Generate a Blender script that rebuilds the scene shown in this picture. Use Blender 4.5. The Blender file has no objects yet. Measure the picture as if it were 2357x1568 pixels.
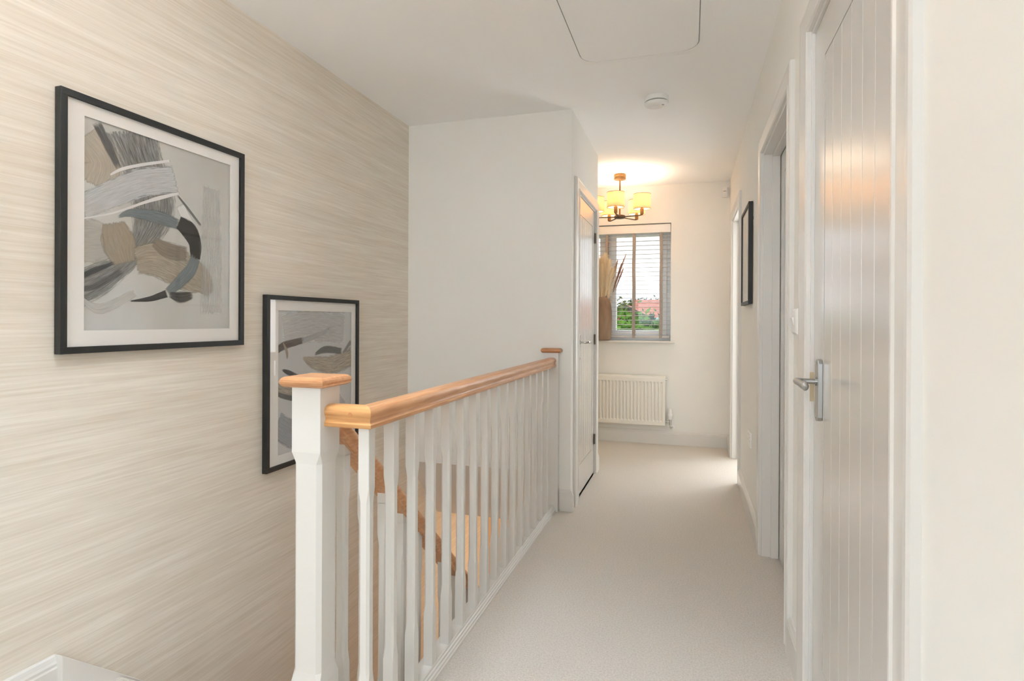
import bpy, bmesh, math, random
from mathutils import Vector, Matrix, noise

SC = bpy.context.scene
COL = SC.collection
random.seed(7)
PI = math.pi

# ------------------------------------------------------------------ camera
FPX, CX, CY = 1328.8, 1178.5, 740.9
YAW, PITCH, ROLL, EYE = .2993, -.0017, .0046, 1.1351
fwd = Vector((-math.sin(YAW)*math.cos(PITCH), math.cos(YAW)*math.cos(PITCH), math.sin(PITCH)))
rt = Vector((math.cos(YAW), math.sin(YAW), 0)); up = rt.cross(fwd)
r2 = math.cos(ROLL)*rt + math.sin(ROLL)*up
u2 = -math.sin(ROLL)*rt + math.cos(ROLL)*up
cam = bpy.data.cameras.new('camera'); cam_o = bpy.data.objects.new('camera', cam); COL.objects.link(cam_o)
cam_o.matrix_world = Matrix(((r2.x, u2.x, -fwd.x, 0), (r2.y, u2.y, -fwd.y, 0), (r2.z, u2.z, -fwd.z, EYE), (0, 0, 0, 1)))
cam.sensor_width = 36; cam.sensor_fit = 'HORIZONTAL'
cam.lens = FPX/2357*36
cam.shift_x = 0; cam.shift_y = (CY-784)/2357
cam.clip_start = .02; cam.clip_end = 300
SC.camera = cam_o
SC.view_settings.view_transform = 'Standard'; SC.view_settings.look = 'None'
SC.view_settings.gamma = 1; SC.view_settings.use_curve_mapping = False
SC.view_settings.exposure = 0.58
SC.cycles.max_bounces = 12; SC.cycles.diffuse_bounces = 8; SC.cycles.transparent_max_bounces = 32

# ------------------------------------------------------------------ sky
w = bpy.data.worlds.new('sky'); SC.world = w; w.use_nodes = True
nt = w.node_tree; bg = nt.nodes['Background']
tc = nt.nodes.new('ShaderNodeTexCoord'); mp = nt.nodes.new('ShaderNodeMapping'); mp.inputs['Scale'].default_value = (1, 1, 4)
nz = nt.nodes.new('ShaderNodeTexNoise'); nz.inputs['Scale'].default_value = 3.5; nz.inputs['Detail'].default_value = 5
cr = nt.nodes.new('ShaderNodeValToRGB')
cr.color_ramp.elements[0].position = .38; cr.color_ramp.elements[0].color = (.40, .45, .53, 1)
cr.color_ramp.elements[1].position = .56; cr.color_ramp.elements[1].color = (.96, .98, 1, 1)
nt.links.new(tc.outputs['Generated'], mp.inputs[0]); nt.links.new(mp.outputs[0], nz.inputs[0])
nt.links.new(nz.outputs[0], cr.inputs[0]); nt.links.new(cr.outputs[0], bg.inputs['Color'])
bg.inputs['Strength'].default_value = 1.4

def lamp(name, kind, loc, energy, color, rot=(0, 0, 0), size=None, size_y=None, radius=None, label=None, cat='light'):
    l = bpy.data.lights.new(name, kind); l.energy = energy; l.color = color
    if kind == 'AREA':
        l.shape = 'RECTANGLE'; l.size = size; l.size_y = size_y
    if radius is not None and kind == 'POINT': l.shadow_soft_size = radius
    o = bpy.data.objects.new(name, l); o.location = loc; o.rotation_euler = rot; COL.objects.link(o)
    return o

sun = lamp('sun', 'SUN', (0, -20, 30), 1.4, (1, .95, .86), rot=(math.radians(48), 0, math.radians(25)))
# unseen fill lamp added behind the camera, tilted up; then the side bedroom's daylight
lamp('added_rear_fill', 'AREA', (-.75, -2.36, 1.6), 25, (.75, .875, 1), rot=(math.radians(122), 0, 0), size=1.9, size_y=1.2)
lamp('daylight_side_room', 'AREA', (1.3, 5.46, 1.4), 40, (.88, .94, 1), rot=(math.radians(-90), 0, 0), size=1.5, size_y=1.8)

# area lamp added out of view above the end window, boosting its skylight
lamp('sky_fill_end_window', 'AREA', (-.765, 6.7, 3.1), 65, (.88, .94, 1), rot=(math.radians(-52), 0, 0), size=2.2, size_y=1.2)

# ------------------------------------------------------------------ dimensions
XL, XB, YB, YC, YF, XR, H = -1.7576, -.6785, 3.3972, 4.4042, 5.5262, .3373, 2.4
LOW = -2.6
GX = -.79                       # centre line of the gallery balustrade

# ------------------------------------------------------------------ materials
def s2l(c):
    return tuple(((v/255)/12.92 if v/255 <= .04045 else (((v/255)+.055)/1.055)**2.4) for v in c) + (1,)
MATS = {}
def mat(name, rgb, rough=.6, metal=0, var=None, scale=8, stretch=(1, 1, 1), bump=0, bscale=60, emit=None, spec=None, coat=0, detail=4, ramp=(.3, .7)):
    m = bpy.data.materials.new(name); m.use_nodes = True; n = m.node_tree
    b = n.nodes['Principled BSDF']
    b.inputs['Base Color'].default_value = s2l(rgb); b.inputs['Roughness'].default_value = rough; b.inputs['Metallic'].default_value = metal
    if spec is not None: b.inputs['Specular IOR Level'].default_value = spec
    if coat: b.inputs['Coat Weight'].default_value = coat; b.inputs['Coat Roughness'].default_value = .2
    t = n.nodes.new('ShaderNodeTexCoord'); mp = n.nodes.new('ShaderNodeMapping'); mp.inputs['Scale'].default_value = stretch
    n.links.new(t.outputs['Object'], mp.inputs[0])
    if var:
        z = n.nodes.new('ShaderNodeTexNoise'); z.inputs['Scale'].default_value = scale; z.inputs['Detail'].default_value = detail
        n.links.new(mp.outputs[0], z.inputs[0])
        r = n.nodes.new('ShaderNodeValToRGB'); r.color_ramp.elements[0].position = ramp[0]; r.color_ramp.elements[1].position = ramp[1]
        r.color_ramp.elements[0].color = s2l(var); r.color_ramp.elements[1].color = s2l(rgb)
        n.links.new(z.outputs[0], r.inputs[0]); n.links.new(r.outputs[0], b.inputs['Base Color'])
    if bump:
        z2 = n.nodes.new('ShaderNodeTexNoise'); z2.inputs['Scale'].default_value = bscale; z2.inputs['Detail'].default_value = 3
        n.links.new(mp.outputs[0], z2.inputs[0])
        bp = n.nodes.new('ShaderNodeBump'); bp.inputs['Strength'].default_value = bump; bp.inputs['Distance'].default_value = .004
        n.links.new(z2.outputs[0], bp.inputs['Height']); n.links.new(bp.outputs[0], b.inputs['Normal'])
    if emit:
        b.inputs['Emission Color'].default_value = s2l(emit[0]); b.inputs['Emission Strength'].default_value = emit[1]
    MATS[name] = m
    return m

M_WALL = mat('cream_wall_paint', (237, 235, 230), .85, var=(235, 233, 227), scale=3)
M_CEIL = mat('ceiling_paint', (250, 250, 249), .9, var=(249, 249, 248), scale=2)
M_TRIM = mat('white_gloss_trim', (221, 218, 213), .3, coat=.3)
M_DOOR = mat('pale_grey_door_paint', (203, 198, 192), .26, coat=.8)
M_WHITE = mat('white_plastic', (238, 237, 234), .35)
M_UPVC = mat('white_upvc', (249, 250, 251), .3)
M_CARPET = mat('carpet', (224, 217, 208), .98, var=(208, 201, 192), scale=160, bump=.8, bscale=420, spec=.1, ramp=(.35, .62))
M_OAK = mat('varnished_oak', (216, 162, 114), .33, var=(186, 128, 82), scale=9, stretch=(14, .9, 14), coat=.25, bump=.05, bscale=30, ramp=(.3, .72))
M_OAKX = mat('varnished_oak_crossways', (214, 162, 106), .33, var=(188, 130, 76), scale=9, stretch=(.9, 14, 14), coat=.25, bump=.05, bscale=30, ramp=(.3, .72))
M_OAKE = mat('oak_end_grain', (196, 144, 100), .38, var=(172, 118, 78), scale=14, stretch=(1.5, 6, 12), coat=.2)
M_KNOT = mat('oak_plug', (188, 130, 82), .35)
M_BLACK = mat('black_frame_paint', (24, 24, 22), .5, bump=.1, bscale=200)
M_BACKING = mat('brown_backing_board', (150, 128, 104), .8)
M_MOUNT = mat('white_mount_card', (238, 236, 233), .9)
M_STEEL = mat('brushed_steel', (178, 178, 176), .3, 1, bump=.05, bscale=300)
M_CHROME = mat('polished_chrome', (200, 200, 200), .12, 1)
M_BRASSY = mat('brass_striker', (206, 190, 160), .35, .8)
M_HINGE = mat('steel_hinge', (132, 124, 116), .35, .9)
M_BRONZE = mat('antique_brass', (150, 112, 72), .38, .85)
M_BRONZE_D = mat('dark_bronze', (92, 76, 64), .38, .8)
M_STRAP = mat('taupe_fabric_tape', (166, 156, 147), .9, bump=.3, bscale=500)
M_SLAT = mat('pale_grey_slat', (204, 200, 196), .5)
M_SLOT = mat('shadow_gap_grey', (120, 118, 114), .8)
M_VASE = mat('mango_wood', (158, 132, 108), .7, var=(120, 96, 76), scale=5, stretch=(3, 3, .8), bump=.4, bscale=20)
M_PAMP = mat('dried_pampas', (255, 242, 218), .95, spec=.1)
M_PAMPB = mat('dried_reed', (190, 146, 114), .95, spec=.1)
M_STEM = mat('dried_stem', (214, 184, 138), .9)
M_RAD = mat('radiator_enamel', (236, 233, 224), .3)
M_LEAF = mat('green_foliage', (96, 140, 44), .8, var=(52, 92, 30), scale=1.2)
M_LEAFD = mat('conifer_foliage', (34, 72, 40), .9, var=(20, 48, 30), scale=2)
M_LEAFO = mat('olive_foliage', (110, 122, 60), .9, var=(70, 88, 44), scale=2)
M_BARK = mat('bark', (90, 74, 60), .95)
M_TILE = mat('red_clay_roof_tiles', (172, 116, 98), .85, var=(140, 88, 76), scale=6)
M_BRICK = mat('red_brick', (178, 96, 76), .9, var=(150, 84, 66), scale=12)
M_BARGE = mat('dark_bargeboard', (70, 66, 66), .7)
M_PALE = mat('pale_blue_cladding', (178, 200, 206), .6, var=(150, 182, 190), scale=3)
M_LAWN = mat('lawn', (94, 120, 60), .95, var=(70, 98, 46), scale=4)
M_PLASTER = mat('lower_hall_plaster', (232, 200, 162), .9)
M_LOWFLOOR = mat('oak_floorboards', (178, 128, 84), .5, var=(150, 102, 62), scale=6, stretch=(1, 8, 1))

def emissive(name, rgb, strength, rough=.5):
    return mat(name, rgb, rough, emit=(rgb, strength))
M_BULB = emissive('lit_bulb', (255, 226, 176), 7)
M_LED = emissive('green_led', (120, 220, 120), .6)

# lamp shade: translucent fabric
m = bpy.data.materials.new('cream_fabric_shade'); m.use_nodes = True; n = m.node_tree
b = n.nodes['Principled BSDF']; b.inputs['Base Color'].default_value = s2l((246, 228, 200)); b.inputs['Roughness'].default_value = .9
tr = n.nodes.new('ShaderNodeBsdfTranslucent'); tr.inputs['Color'].default_value = s2l((255, 228, 186))
mx = n.nodes.new('ShaderNodeMixShader'); mx.inputs[0].default_value = .45
n.links.new(b.outputs[0], mx.inputs[1]); n.links.new(tr.outputs[0], mx.inputs[2]); n.links.new(mx.outputs[0], n.nodes['Material Output'].inputs['Surface'])
M_SHADE = m

# picture glass: clear with a faint reflection
def glass(name, base=.018, rough=.02):
    m = bpy.data.materials.new(name); m.use_nodes = True; n = m.node_tree
    for x in list(n.nodes):
        if x.type == 'BSDF_PRINCIPLED': n.nodes.remove(x)
    t = n.nodes.new('ShaderNodeBsdfTransparent'); g = n.nodes.new('ShaderNodeBsdfGlossy'); g.inputs['Roughness'].default_value = rough
    lw = n.nodes.new('ShaderNodeLayerWeight'); lw.inputs['Blend'].default_value = .5
    pw = n.nodes.new('ShaderNodeMath'); pw.operation = 'POWER'; pw.inputs[1].default_value = 5; n.links.new(lw.outputs['Facing'], pw.inputs[0])
    ma = n.nodes.new('ShaderNodeMath'); ma.operation = 'MULTIPLY_ADD'; ma.inputs[1].default_value = .9; ma.inputs[2].default_value = base; n.links.new(pw.outputs[0], ma.inputs[0])
    mx = n.nodes.new('ShaderNodeMixShader')
    n.links.new(ma.outputs[0], mx.inputs[0]); n.links.new(t.outputs[0], mx.inputs[1]); n.links.new(g.outputs[0], mx.inputs[2])
    n.links.new(mx.outputs[0], n.nodes['Material Output'].inputs['Surface'])
    return m
M_GLASS = glass('picture_glass')

# woven wallpaper: streaks running along the wall, in three scales
m = bpy.data.materials.new('woven_wallpaper'); m.use_nodes = True; n = m.node_tree; b = n.nodes['Principled BSDF']
b.inputs['Roughness'].default_value = .75
t = n.nodes.new('ShaderNodeTexCoord')
def streak(sc, det, wob=None):
    mp = n.nodes.new('ShaderNodeMapping'); mp.inputs['Scale'].default_value = sc
    z = n.nodes.new('ShaderNodeTexNoise'); z.inputs['Scale'].default_value = 1; z.inputs['Detail'].default_value = det; z.inputs['Roughness'].default_value = .6
    n.links.new(t.outputs['Object'], mp.inputs[0]); n.links.new(mp.outputs[0], z.inputs[0]); return z
z1 = streak((1, 1.6, 26), 3); z2 = streak((1, 4, 190), 2); z3 = streak((1, 2.2, 80), 3)
def math_n(op, a, bb):
    q = n.nodes.new('ShaderNodeMath'); q.operation = op
    for i, v in enumerate((a, bb)):
        if isinstance(v, (int, float)): q.inputs[i].default_value = v
        else: n.links.new(v, q.inputs[i])
    return q.outputs[0]
tot = math_n('ADD', math_n('MULTIPLY', z1.outputs[0], .3), math_n('ADD', math_n('MULTIPLY', z2.outputs[0], .42), math_n('MULTIPLY', z3.outputs[0], .28)))
r = n.nodes.new('ShaderNodeValToRGB'); e = r.color_ramp.elements
e[0].position = .34; e[0].color = s2l((214, 203, 186)); e[1].position = .68; e[1].color = s2l((240, 234, 223))
q = r.color_ramp.elements.new(.5); q.color = s2l((226, 218, 205))
n.links.new(tot, r.inputs[0]); n.links.new(r.outputs[0], b.inputs['Base Color'])
bp = n.nodes.new('ShaderNodeBump'); bp.inputs['Strength'].default_value = .25; bp.inputs['Distance'].default_value = .001
n.links.new(z2.outputs[0], bp.inputs['Height']); n.links.new(bp.outputs[0], b.inputs['Normal'])
M_PAPER = m

# ------------------------------------------------------------------ mesh builder
class MB:
    def __init__(s, M=None):
        s.v = []; s.f = []; s.mi = []; s.M = M; s.cur = 0; s.uv = None
    def add(s, vs, fs):
        k = len(s.v)
        for p in vs:
            p = Vector(p)
            if s.M: p = s.M @ p
            s.v.append(p)
        for f in fs: s.f.append([i+k for i in f]); s.mi.append(s.cur)
        return s
    def box(s, x0, x1, y0, y1, z0, z1):
        return s.add([(x, y, z) for z in (z0, z1) for y in (y0, y1) for x in (x0, x1)],
                     [(0, 2, 3, 1), (4, 5, 7, 6), (0, 1, 5, 4), (2, 6, 7, 3), (0, 4, 6, 2), (1, 3, 7, 5)])
    def prism(s, pts, axis, a, b_):
        """extrude a closed 2D outline along an axis ('x': pts are (y,z), 'y': (x,z), 'z': (x,y))"""
        def P(p, t):
            return {'x': (t, p[0], p[1]), 'y': (p[0], t, p[1]), 'z': (p[0], p[1], t)}[axis]
        n_ = len(pts)
        vs = [P(p, a) for p in pts] + [P(p, b_) for p in pts]
        fs = [(i, (i+1) % n_, n_+(i+1) % n_, n_+i) for i in range(n_)] + [tuple(range(n_-1, -1, -1)), tuple(range(n_, 2*n_))]
        return s.add(vs, fs)
    def loft(s, rings, cap=True):
        n_ = len(rings[0]); vs = [p for r in rings for p in r]; fs = []
        for k in range(len(rings)-1):
            for i in range(n_):
                j = (i+1) % n_; fs.append((k*n_+i, k*n_+j, (k+1)*n_+j, (k+1)*n_+i))
        if cap: fs += [tuple(range(n_-1, -1, -1)), tuple(range((len(rings)-1)*n_, len(rings)*n_))]
        return s.add(vs, fs)
    def lathe(s, prof, c, seg=24, cap=True):
        return s.loft([[(c[0]+r_*math.cos(2*PI*i/seg), c[1]+r_*math.sin(2*PI*i/seg), c[2]+z) for i in range(seg)] for r_, z in prof], cap)
    def tube(s, path, rad, seg=10, cap=True):
        path = [Vector(p) for p in path]; rings = []
        for i, p in enumerate(path):
            d = (path[min(i+1, len(path)-1)]-path[max(i-1, 0)]).normalized()
            a = d.cross(Vector((0, 0, 1)))
            if a.length < .05: a = d.cross(Vector((0, 1, 0)))
            a.normalize(); b2 = d.cross(a)
            r_ = rad[i] if isinstance(rad, (list, tuple)) else rad
            rx, ry = r_ if isinstance(r_, tuple) else (r_, r_)
            rings.append([p+a*rx*math.cos(2*PI*k/seg)+b2*ry*math.sin(2*PI*k/seg) for k in range(seg)])
        return s.loft(rings, cap)
    def build(s, name, mats, parent=None, smooth=False, bevel=0, seg=2, origin=None):
        me = bpy.data.meshes.new(name)
        vs = s.v
        if parent is not None and origin is None: origin = parent_loc(parent)
        if origin is None: origin = Vector((0, 0, 0))
        origin = Vector(origin)
        me.from_pydata([tuple(v-origin) for v in vs], [], s.f)
        if not isinstance(mats, (list, tuple)): mats = [mats]
        for m_ in mats: me.materials.append(m_)
        me.polygons.foreach_set('material_index', s.mi)
        if s.uv:
            ul = me.uv_layers.new(name='UVMap')
            for li, l in enumerate(me.loops): ul.data[li].uv = s.uv[l.vertex_index][:2]
            ul = me.uv_layers.new(name='Ends')
            for li, l in enumerate(me.loops): ul.data[li].uv = (s.uv[l.vertex_index][2] if len(s.uv[l.vertex_index]) > 2 else 1, 0)
        bm = bmesh.new(); bm.from_mesh(me); bmesh.ops.recalc_face_normals(bm, faces=bm.faces); bm.to_mesh(me); bm.free()
        if smooth: me.polygons.foreach_set('use_smooth', [True]*len(me.polygons))
        me.update()
        o = bpy.data.objects.new(name, me); COL.objects.link(o)
        if parent is None: o.location = origin
        else: o.parent = parent
        if bevel:
            md = o.modifiers.new('soft_edges', 'BEVEL'); md.width = bevel; md.segments = seg; md.limit_method = 'ANGLE'; md.angle_limit = math.radians(40)
        if smooth and not bevel:
            try:
                md = o.modifiers.new('es', 'EDGE_SPLIT'); md.split_angle = math.radians(42)
            except Exception: pass
        return o
LOC = {}
def parent_loc(p):
    v = Vector((0, 0, 0))
    while p is not None:
        v += p.location; p = p.parent
    return v
def tag(o, label, cat=None, group=None, kind=None):
    o['label'] = label
    if cat: o['category'] = cat
    if group: o['group'] = group
    if kind: o['kind'] = kind
    return o
def thing(name, loc, label, cat, group=None, kind=None):
    o = bpy.data.objects.new(name, None); o.location = loc; o.empty_display_size = .1; COL.objects.link(o)
    return tag(o, label, cat, group, kind)
def copy_tree(o, parent=None):
    c_ = o.copy(); COL.objects.link(c_)
    if parent is not None: c_.parent = parent
    for ch in list(o.children): copy_tree(ch, c_)
    return c_
def struct(name, mb, mats, label, cat, **k):
    o = mb.build(name, mats, **k); tag(o, label, cat, kind='structure'); return o

# ------------------------------------------------------------------ the shell
T = .1
REARY = -2.4
# wallpapered wall, both storeys high
b = MB(); b.box(XL-.2, XL, REARY-.2, YF+.3, LOW-.2, H)
struct('wall_left', b, M_PAPER, 'tall left wall covered in beige streaky woven-look wallpaper', 'wall')
# ceiling
b = MB(); b.box(XL-.2, 2.7, REARY-.2, YF+.3, H, H+.15)
struct('ceiling', b, M_CEIL, 'flat white ceiling over the whole landing', 'ceiling')
# right wall with three door openings
D1 = (1.125, 1.872, 1.985); D2 = (2.235, 3.04, 1.955); D3 = (4.345, 5.125, 1.975)
XRO = XR+.12
b = MB(); ys = [REARY-.2, D1[0], D1[1], D2[0], D2[1], D3[0], D3[1], YF]
for i in (0, 2, 4, 6): b.box(XR, XRO, ys[i], ys[i+1], 0, H)
for d in (D1, D2, D3): b.box(XR, XRO, d[0], d[1], d[2], H)
struct('wall_right', b, M_WALL, 'long cream right wall of the landing with three doorways', 'wall')
# far wall with the window opening
WX0, WX1, WZ0, WZ1 = -1.358, -.172, .955, 2.05
b = MB()
b.box(XL, WX0, YF, YF+.3, -.3, H); b.box(WX1, 2.7, YF, YF+.3, -.3, H)
b.box(WX0, WX1, YF, YF+.3, -.3, WZ0-.022); b.box(WX0, WX1, YF, YF+.3, WZ1, H)
struct('wall_far', b, M_WALL, 'cream end wall of the landing around the window', 'wall')
# cupboard bulkhead over the stairs
D4 = (3.60, 4.29, 1.955)
b = MB()
b.box(XL, XB, YB, YB+T, .219, H); b.box(GX-.035, XB, YB, YB+T, -.3, .219)
b.box(XB-T, XB, YB+T, D4[0], -.3, H); b.box(XB-T, XB, D4[1], YC, -.3, H); b.box(XB-T, XB, D4[0], D4[1], D4[2], H); b.box(XB-T, XB, D4[0], D4[1], -.3, 0)
b.box(XL, XB-T, YC-T, YC, 0, H)
b.prism([(YB, .219), (YB+T, .219), (3.95, -.16), (3.95, -.262), (3.87, -.262)], 'x', XL, GX-.035)
struct('wall_cupboard', b, M_WALL, 'cream boxed-in cupboard bulkhead jutting out over the stairs', 'wall')
b = MB(); b.box(XL, XR+2.3, REARY-.2, REARY-.05, LOW, .55); b.box(XL, -1.75, REARY-.2, REARY-.05, .55, 2.3); b.box(.25, 2.7, REARY-.2, REARY-.05, .55, H); b.box(XL, .25, REARY-.2, REARY-.05, 2.25, H)
struct('wall_rear', b, M_WALL, 'cream wall behind the viewpoint with a wide window added for light', 'wall')
b = MB(); b.box(2.6, 2.7, REARY, YF, -.3, H)
struct('wall_outer', b, M_WALL, 'outer wall of the side bedrooms', 'wall')
b = MB(); b.box(XRO, 2.6, 3.2, 3.3, 0, H)
struct('wall_partition', b, M_WALL, 'partition between the side bedrooms', 'wall')
# floors
b = MB()
b.box(XL, GX+.02, REARY-.2, 1.36, -.3, 0); b.box(GX+.02, 2.6, REARY-.2, YF, -.3, 0); b.box(XL, GX+.02, 3.95, YF, -.26, 0)
struct('floor', b, M_CARPET, 'landing floor of short beige grey carpet', 'floor')
# lower hall
b = MB(); b.box(XL, 2.7, 4.95, 5.05, LOW, -.26)
struct('wall_lower_hall', b, M_PLASTER, 'warm tan wall of the hall below seen through the balusters', 'wall')
b = MB(); b.box(1.2, 1.3, REARY, 5, LOW, -.3)
struct('wall_lower_side', b, M_WALL, 'side wall of the hall below the landing', 'wall')
b = MB(); b.box(XL, 2.7, REARY-.2, 5.05, LOW-.2, LOW)
struct('floor_lower_hall', b, M_LOWFLOOR, 'oak floorboards of the hall below', 'floor')

# ------------------------------------------------------------------ skirting boards
SKP = [(0, 0), (.018, 0), (.018, .098), (.0155, .102), (.0155, .108), (.012, .113), (.008, .122), (.004, .125), (0, .125)]
def skirt(name, p0, p1, nrm, label, h=1.0, z=0):
    """p0,p1: ends on the wall plane, nrm: direction into the room"""
    b = MB(); p0 = Vector(p0+(0,)); p1 = Vector(p1+(0,)); nn = Vector(nrm+(0,))
    b.loft([[p+nn*a+Vector((0, 0, z+c*h)) for a, c in SKP] for p in (p0, p1)])
    return struct(name, b, M_TRIM, label, 'skirting board')
skirt('baseboard_far', (XB, YF), (XR, YF), (0, -1), 'white skirting board along the end wall under the radiator')
skirt('baseboard_far_left', (XL, YF), (XB, YF), (0, -1), 'white skirting board of the end wall left of the cupboard')
skirt('baseboard_right_corner', (XR, YF-.0181), (XR, 5.2), (-1, 0), 'short white skirting board in the far right corner')
skirt('baseboard_right', (XR, 4.27), (XR, 3.135), (-1, 0), 'white skirting board below the hanging frame on the right wall')
skirt('baseboard_right_near', (XR, 2.163), (XR, 1.976), (-1, 0), 'short white skirting board below the light switch', h=1.08)
skirt('baseboard_right_rear', (XR, .99), (XR, REARY-.05), (-1, 0), 'white skirting board on the right beside the viewpoint')
b = MB()
def ring(a, c):  # mitred corner around the bulkhead
    return [(GX+.05, YB-a, c), (XB+a, YB-a, c), (XB+a, 3.41, c)]
rs = [ring(a, c) for a, c in SKP]
vs = [p for r_ in rs for p in r_]; fs = []
for k in range(len(rs)-1):
    for i in range(2): fs.append((k*3+i, k*3+i+1, (k+1)*3+i+1, (k+1)*3+i))
b.add(vs, fs); b.add([(GX+.05, YB, 0), (XB, YB, 0), (XB, 3.41, 0)] , [])
b.add([(GX+.05, YB-a, c) for a, c in SKP], [tuple(range(len(SKP)))])
struct('baseboard_cupboard', b, M_TRIM, 'white skirting board wrapping the corner of the cupboard bulkhead', 'skirting board')
b = MB(); b.loft([[(XB+a, y, c) for a, c in SKP] for y in (4.36, YC+.018)])
struct('baseboard_cupboard_end', b, M_TRIM, 'small white skirting stub at the far end of the cupboard', 'skirting board')
b = MB(); b.loft([[(XL+a, y, c*1.3) for a, c in SKP] for y in (REARY, 1.2055)])
struct('baseboard_left', b, M_TRIM, 'white skirting board on the wallpapered wall at the stair head', 'skirting board')

# ------------------------------------------------------------------ doors
# local frame of a door: x across the leaf, -y out of the leaf into the landing, z up
def door_frame_matrix(wallx, y, side):
    # side -1: door on the right wall, facing -X ; side +1: facing +X.  local x -> world Y, local -y -> facing
    if side == -1: return Matrix(((0, 1, 0, wallx), (1, 0, 0, y), (0, 0, 1, 0), (0, 0, 0, 1)))
    return Matrix(((0, -1, 0, wallx), (1, 0, 0, y), (0, 0, 1, 0), (0, 0, 0, 1)))
ARP = [(0, .001), (0, -.012), (.004, -.0165), (.009, -.0165), (.013, -.0125), (.055, -.0185), (.064, -.0185), (.070, -.015), (.070, .001)]
def architrave(M, w_, h_, parent, aw=.07, outer_l=None, outer_r=None, clear=.0):
    """moulded three-sided surround; profile measured outwards from the opening edge"""
    k = aw/.07; kl = (outer_l or aw)/.07; kr = (outer_r or aw)/.07
    b = MB(M); rings = []
    for a, d in ARP:
        rings.append([(-a*kl, d, 0), (-a*kl, d, h_+a*k), (w_+a*kr, d, h_+a*k), (w_+a*kr, d, 0)])
    vs = [p for r_ in rings for p in r_]; n_ = len(rings); fs = []
    for j in range(n_):
        jj = (j+1) % n_
        for i in range(3): fs.append((j*4+i, j*4+i+1, jj*4+i+1, jj*4+i))
    fs.append(tuple(j*4 for j in range(n_))); fs.append(tuple(j*4+3 for j in range(n_)))
    b.add(vs, fs)
    return b.build('architrave', M_TRIM, parent)
def lining(M, w_, h_, depth, parent, stop=None):
    b = MB(M); t_ = .012
    y0, y1 = -.002, depth
    b.box(0, t_, y0, y1, 0, h_); b.box(w_-t_, w_, y0, y1, 0, h_); b.box(t_, w_-t_, y0, y1, h_-t_, h_)
    if stop:
        s0, s1 = stop
        b.box(t_, t_+.013, s0, s1, 0, h_-t_); b.box(w_-t_-.013, w_-t_, s0, s1, 0, h_-t_); b.box(t_+.013, w_-t_-.013, s0, s1, h_-t_-.013, h_-t_)
    return b.build('door_lining', M_TRIM, parent, bevel=.0012)
def leaf(M, x0, x1, z0, z1, yf, parent, first, pitch, count, zb, zt, label=None):
    """cottage leaf: stiles and rails 1.5 mm proud of a field of V-jointed boards"""
    b = MB(M); th = .036
    xa = first; xb = first+pitch*count
    b.box(x0, x1, yf+.006, yf+th, z0, z1)                       # core
    b.box(x0, xa-.0015, yf, yf+.006, z0, z1); b.box(xb+.0015, x1, yf, yf+.006, z0, z1)
    b.box(xa-.0015, xb+.0015, yf, yf+.006, z0, zb-.0015); b.box(xa-.0015, xb+.0015, yf, yf+.006, zt+.0015, z1)
    for i in range(count):
        a, c = xa+i*pitch, xa+(i+1)*pitch; g = .0022; y = yf+.0012
        b.prism([(a+g, y), (c-g, y), (c-.0004, yf+.006), (a+.0004, yf+.006)], 'z', zb, zt)
    return b.build('door_leaf', M_DOOR, parent)
def lever_handle(M, x, z, yf, direction, parent, plate=(.046, .17), long=.11, m_plate=M_STEEL, m_lever=M_STEEL, zoff=.03):
    """long backplate with sprung lever; direction: +1/-1 along local x"""
    b = MB(M); pw, ph = plate; z0, z1 = z-ph/2-zoff, z+ph/2-zoff; hw = pw/2
    pts = [(x-hw, z0+.012), (x-hw+.006, z0+.003), (x, z0), (x+hw-.006, z0+.003), (x+hw, z0+.012), (x+hw, z1-.012), (x+hw-.006, z1-.003), (x, z1), (x-hw+.006, z1-.003), (x-hw, z1-.012)]
    b.prism(pts, 'y', yf-.012, yf)
    hd = b.build('door_handle', m_plate, parent, bevel=.0015)
    b = MB(M)
    b.lathe_y = None
    b.tube([(x, yf-.011, z), (x, yf-.016, z)], .0115, 16)
    d = direction
    b.tube([(x, yf-.014, z), (x, yf-.034, z), (x, yf-.047, z), (x+d*.004, yf-.056, z), (x+d*.014, yf-.062, z+.001), (x+d*.03, yf-.0625, z+.001), (x+d*.055, yf-.061, z-.001), (x+d*.08, yf-.059, z-.003), (x+d*(long-.006), yf-.057, z-.004), (x+d*long, yf-.0565, z-.004)],
           [.0075, .0075, .008, .009, (.0105, .0095), (.009, .010), (.0075, .0095), (.0085, .0105), (.009, .0115), (.003, .004)], 14)
    b.build('lever', m_lever, hd, smooth=True)
    for zz in (z0+.012, z1-.012): b = MB(M); b.tube([(x, yf-.0118, zz), (x, yf-.0135, zz)], .0035, 10); b.build('screw', M_CHROME, hd)
    return hd
def hinge(M, x, yf, z, parent):
    b = MB(M)
    b.tube([(x, yf-.006, z-.0375), (x, yf-.006, z+.0375)], .0055, 12)
    for k in range(1, 5): b.tube([(x, yf-.006, z-.0375+k*.015-.0006), (x, yf-.006, z-.0375+k*.015+.0006)], .0062, 12)
    b.box(x-.016, x, yf-.0015, yf, z-.0375, z+.0375)
    return b.build('hinge', M_HINGE, parent)

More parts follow.
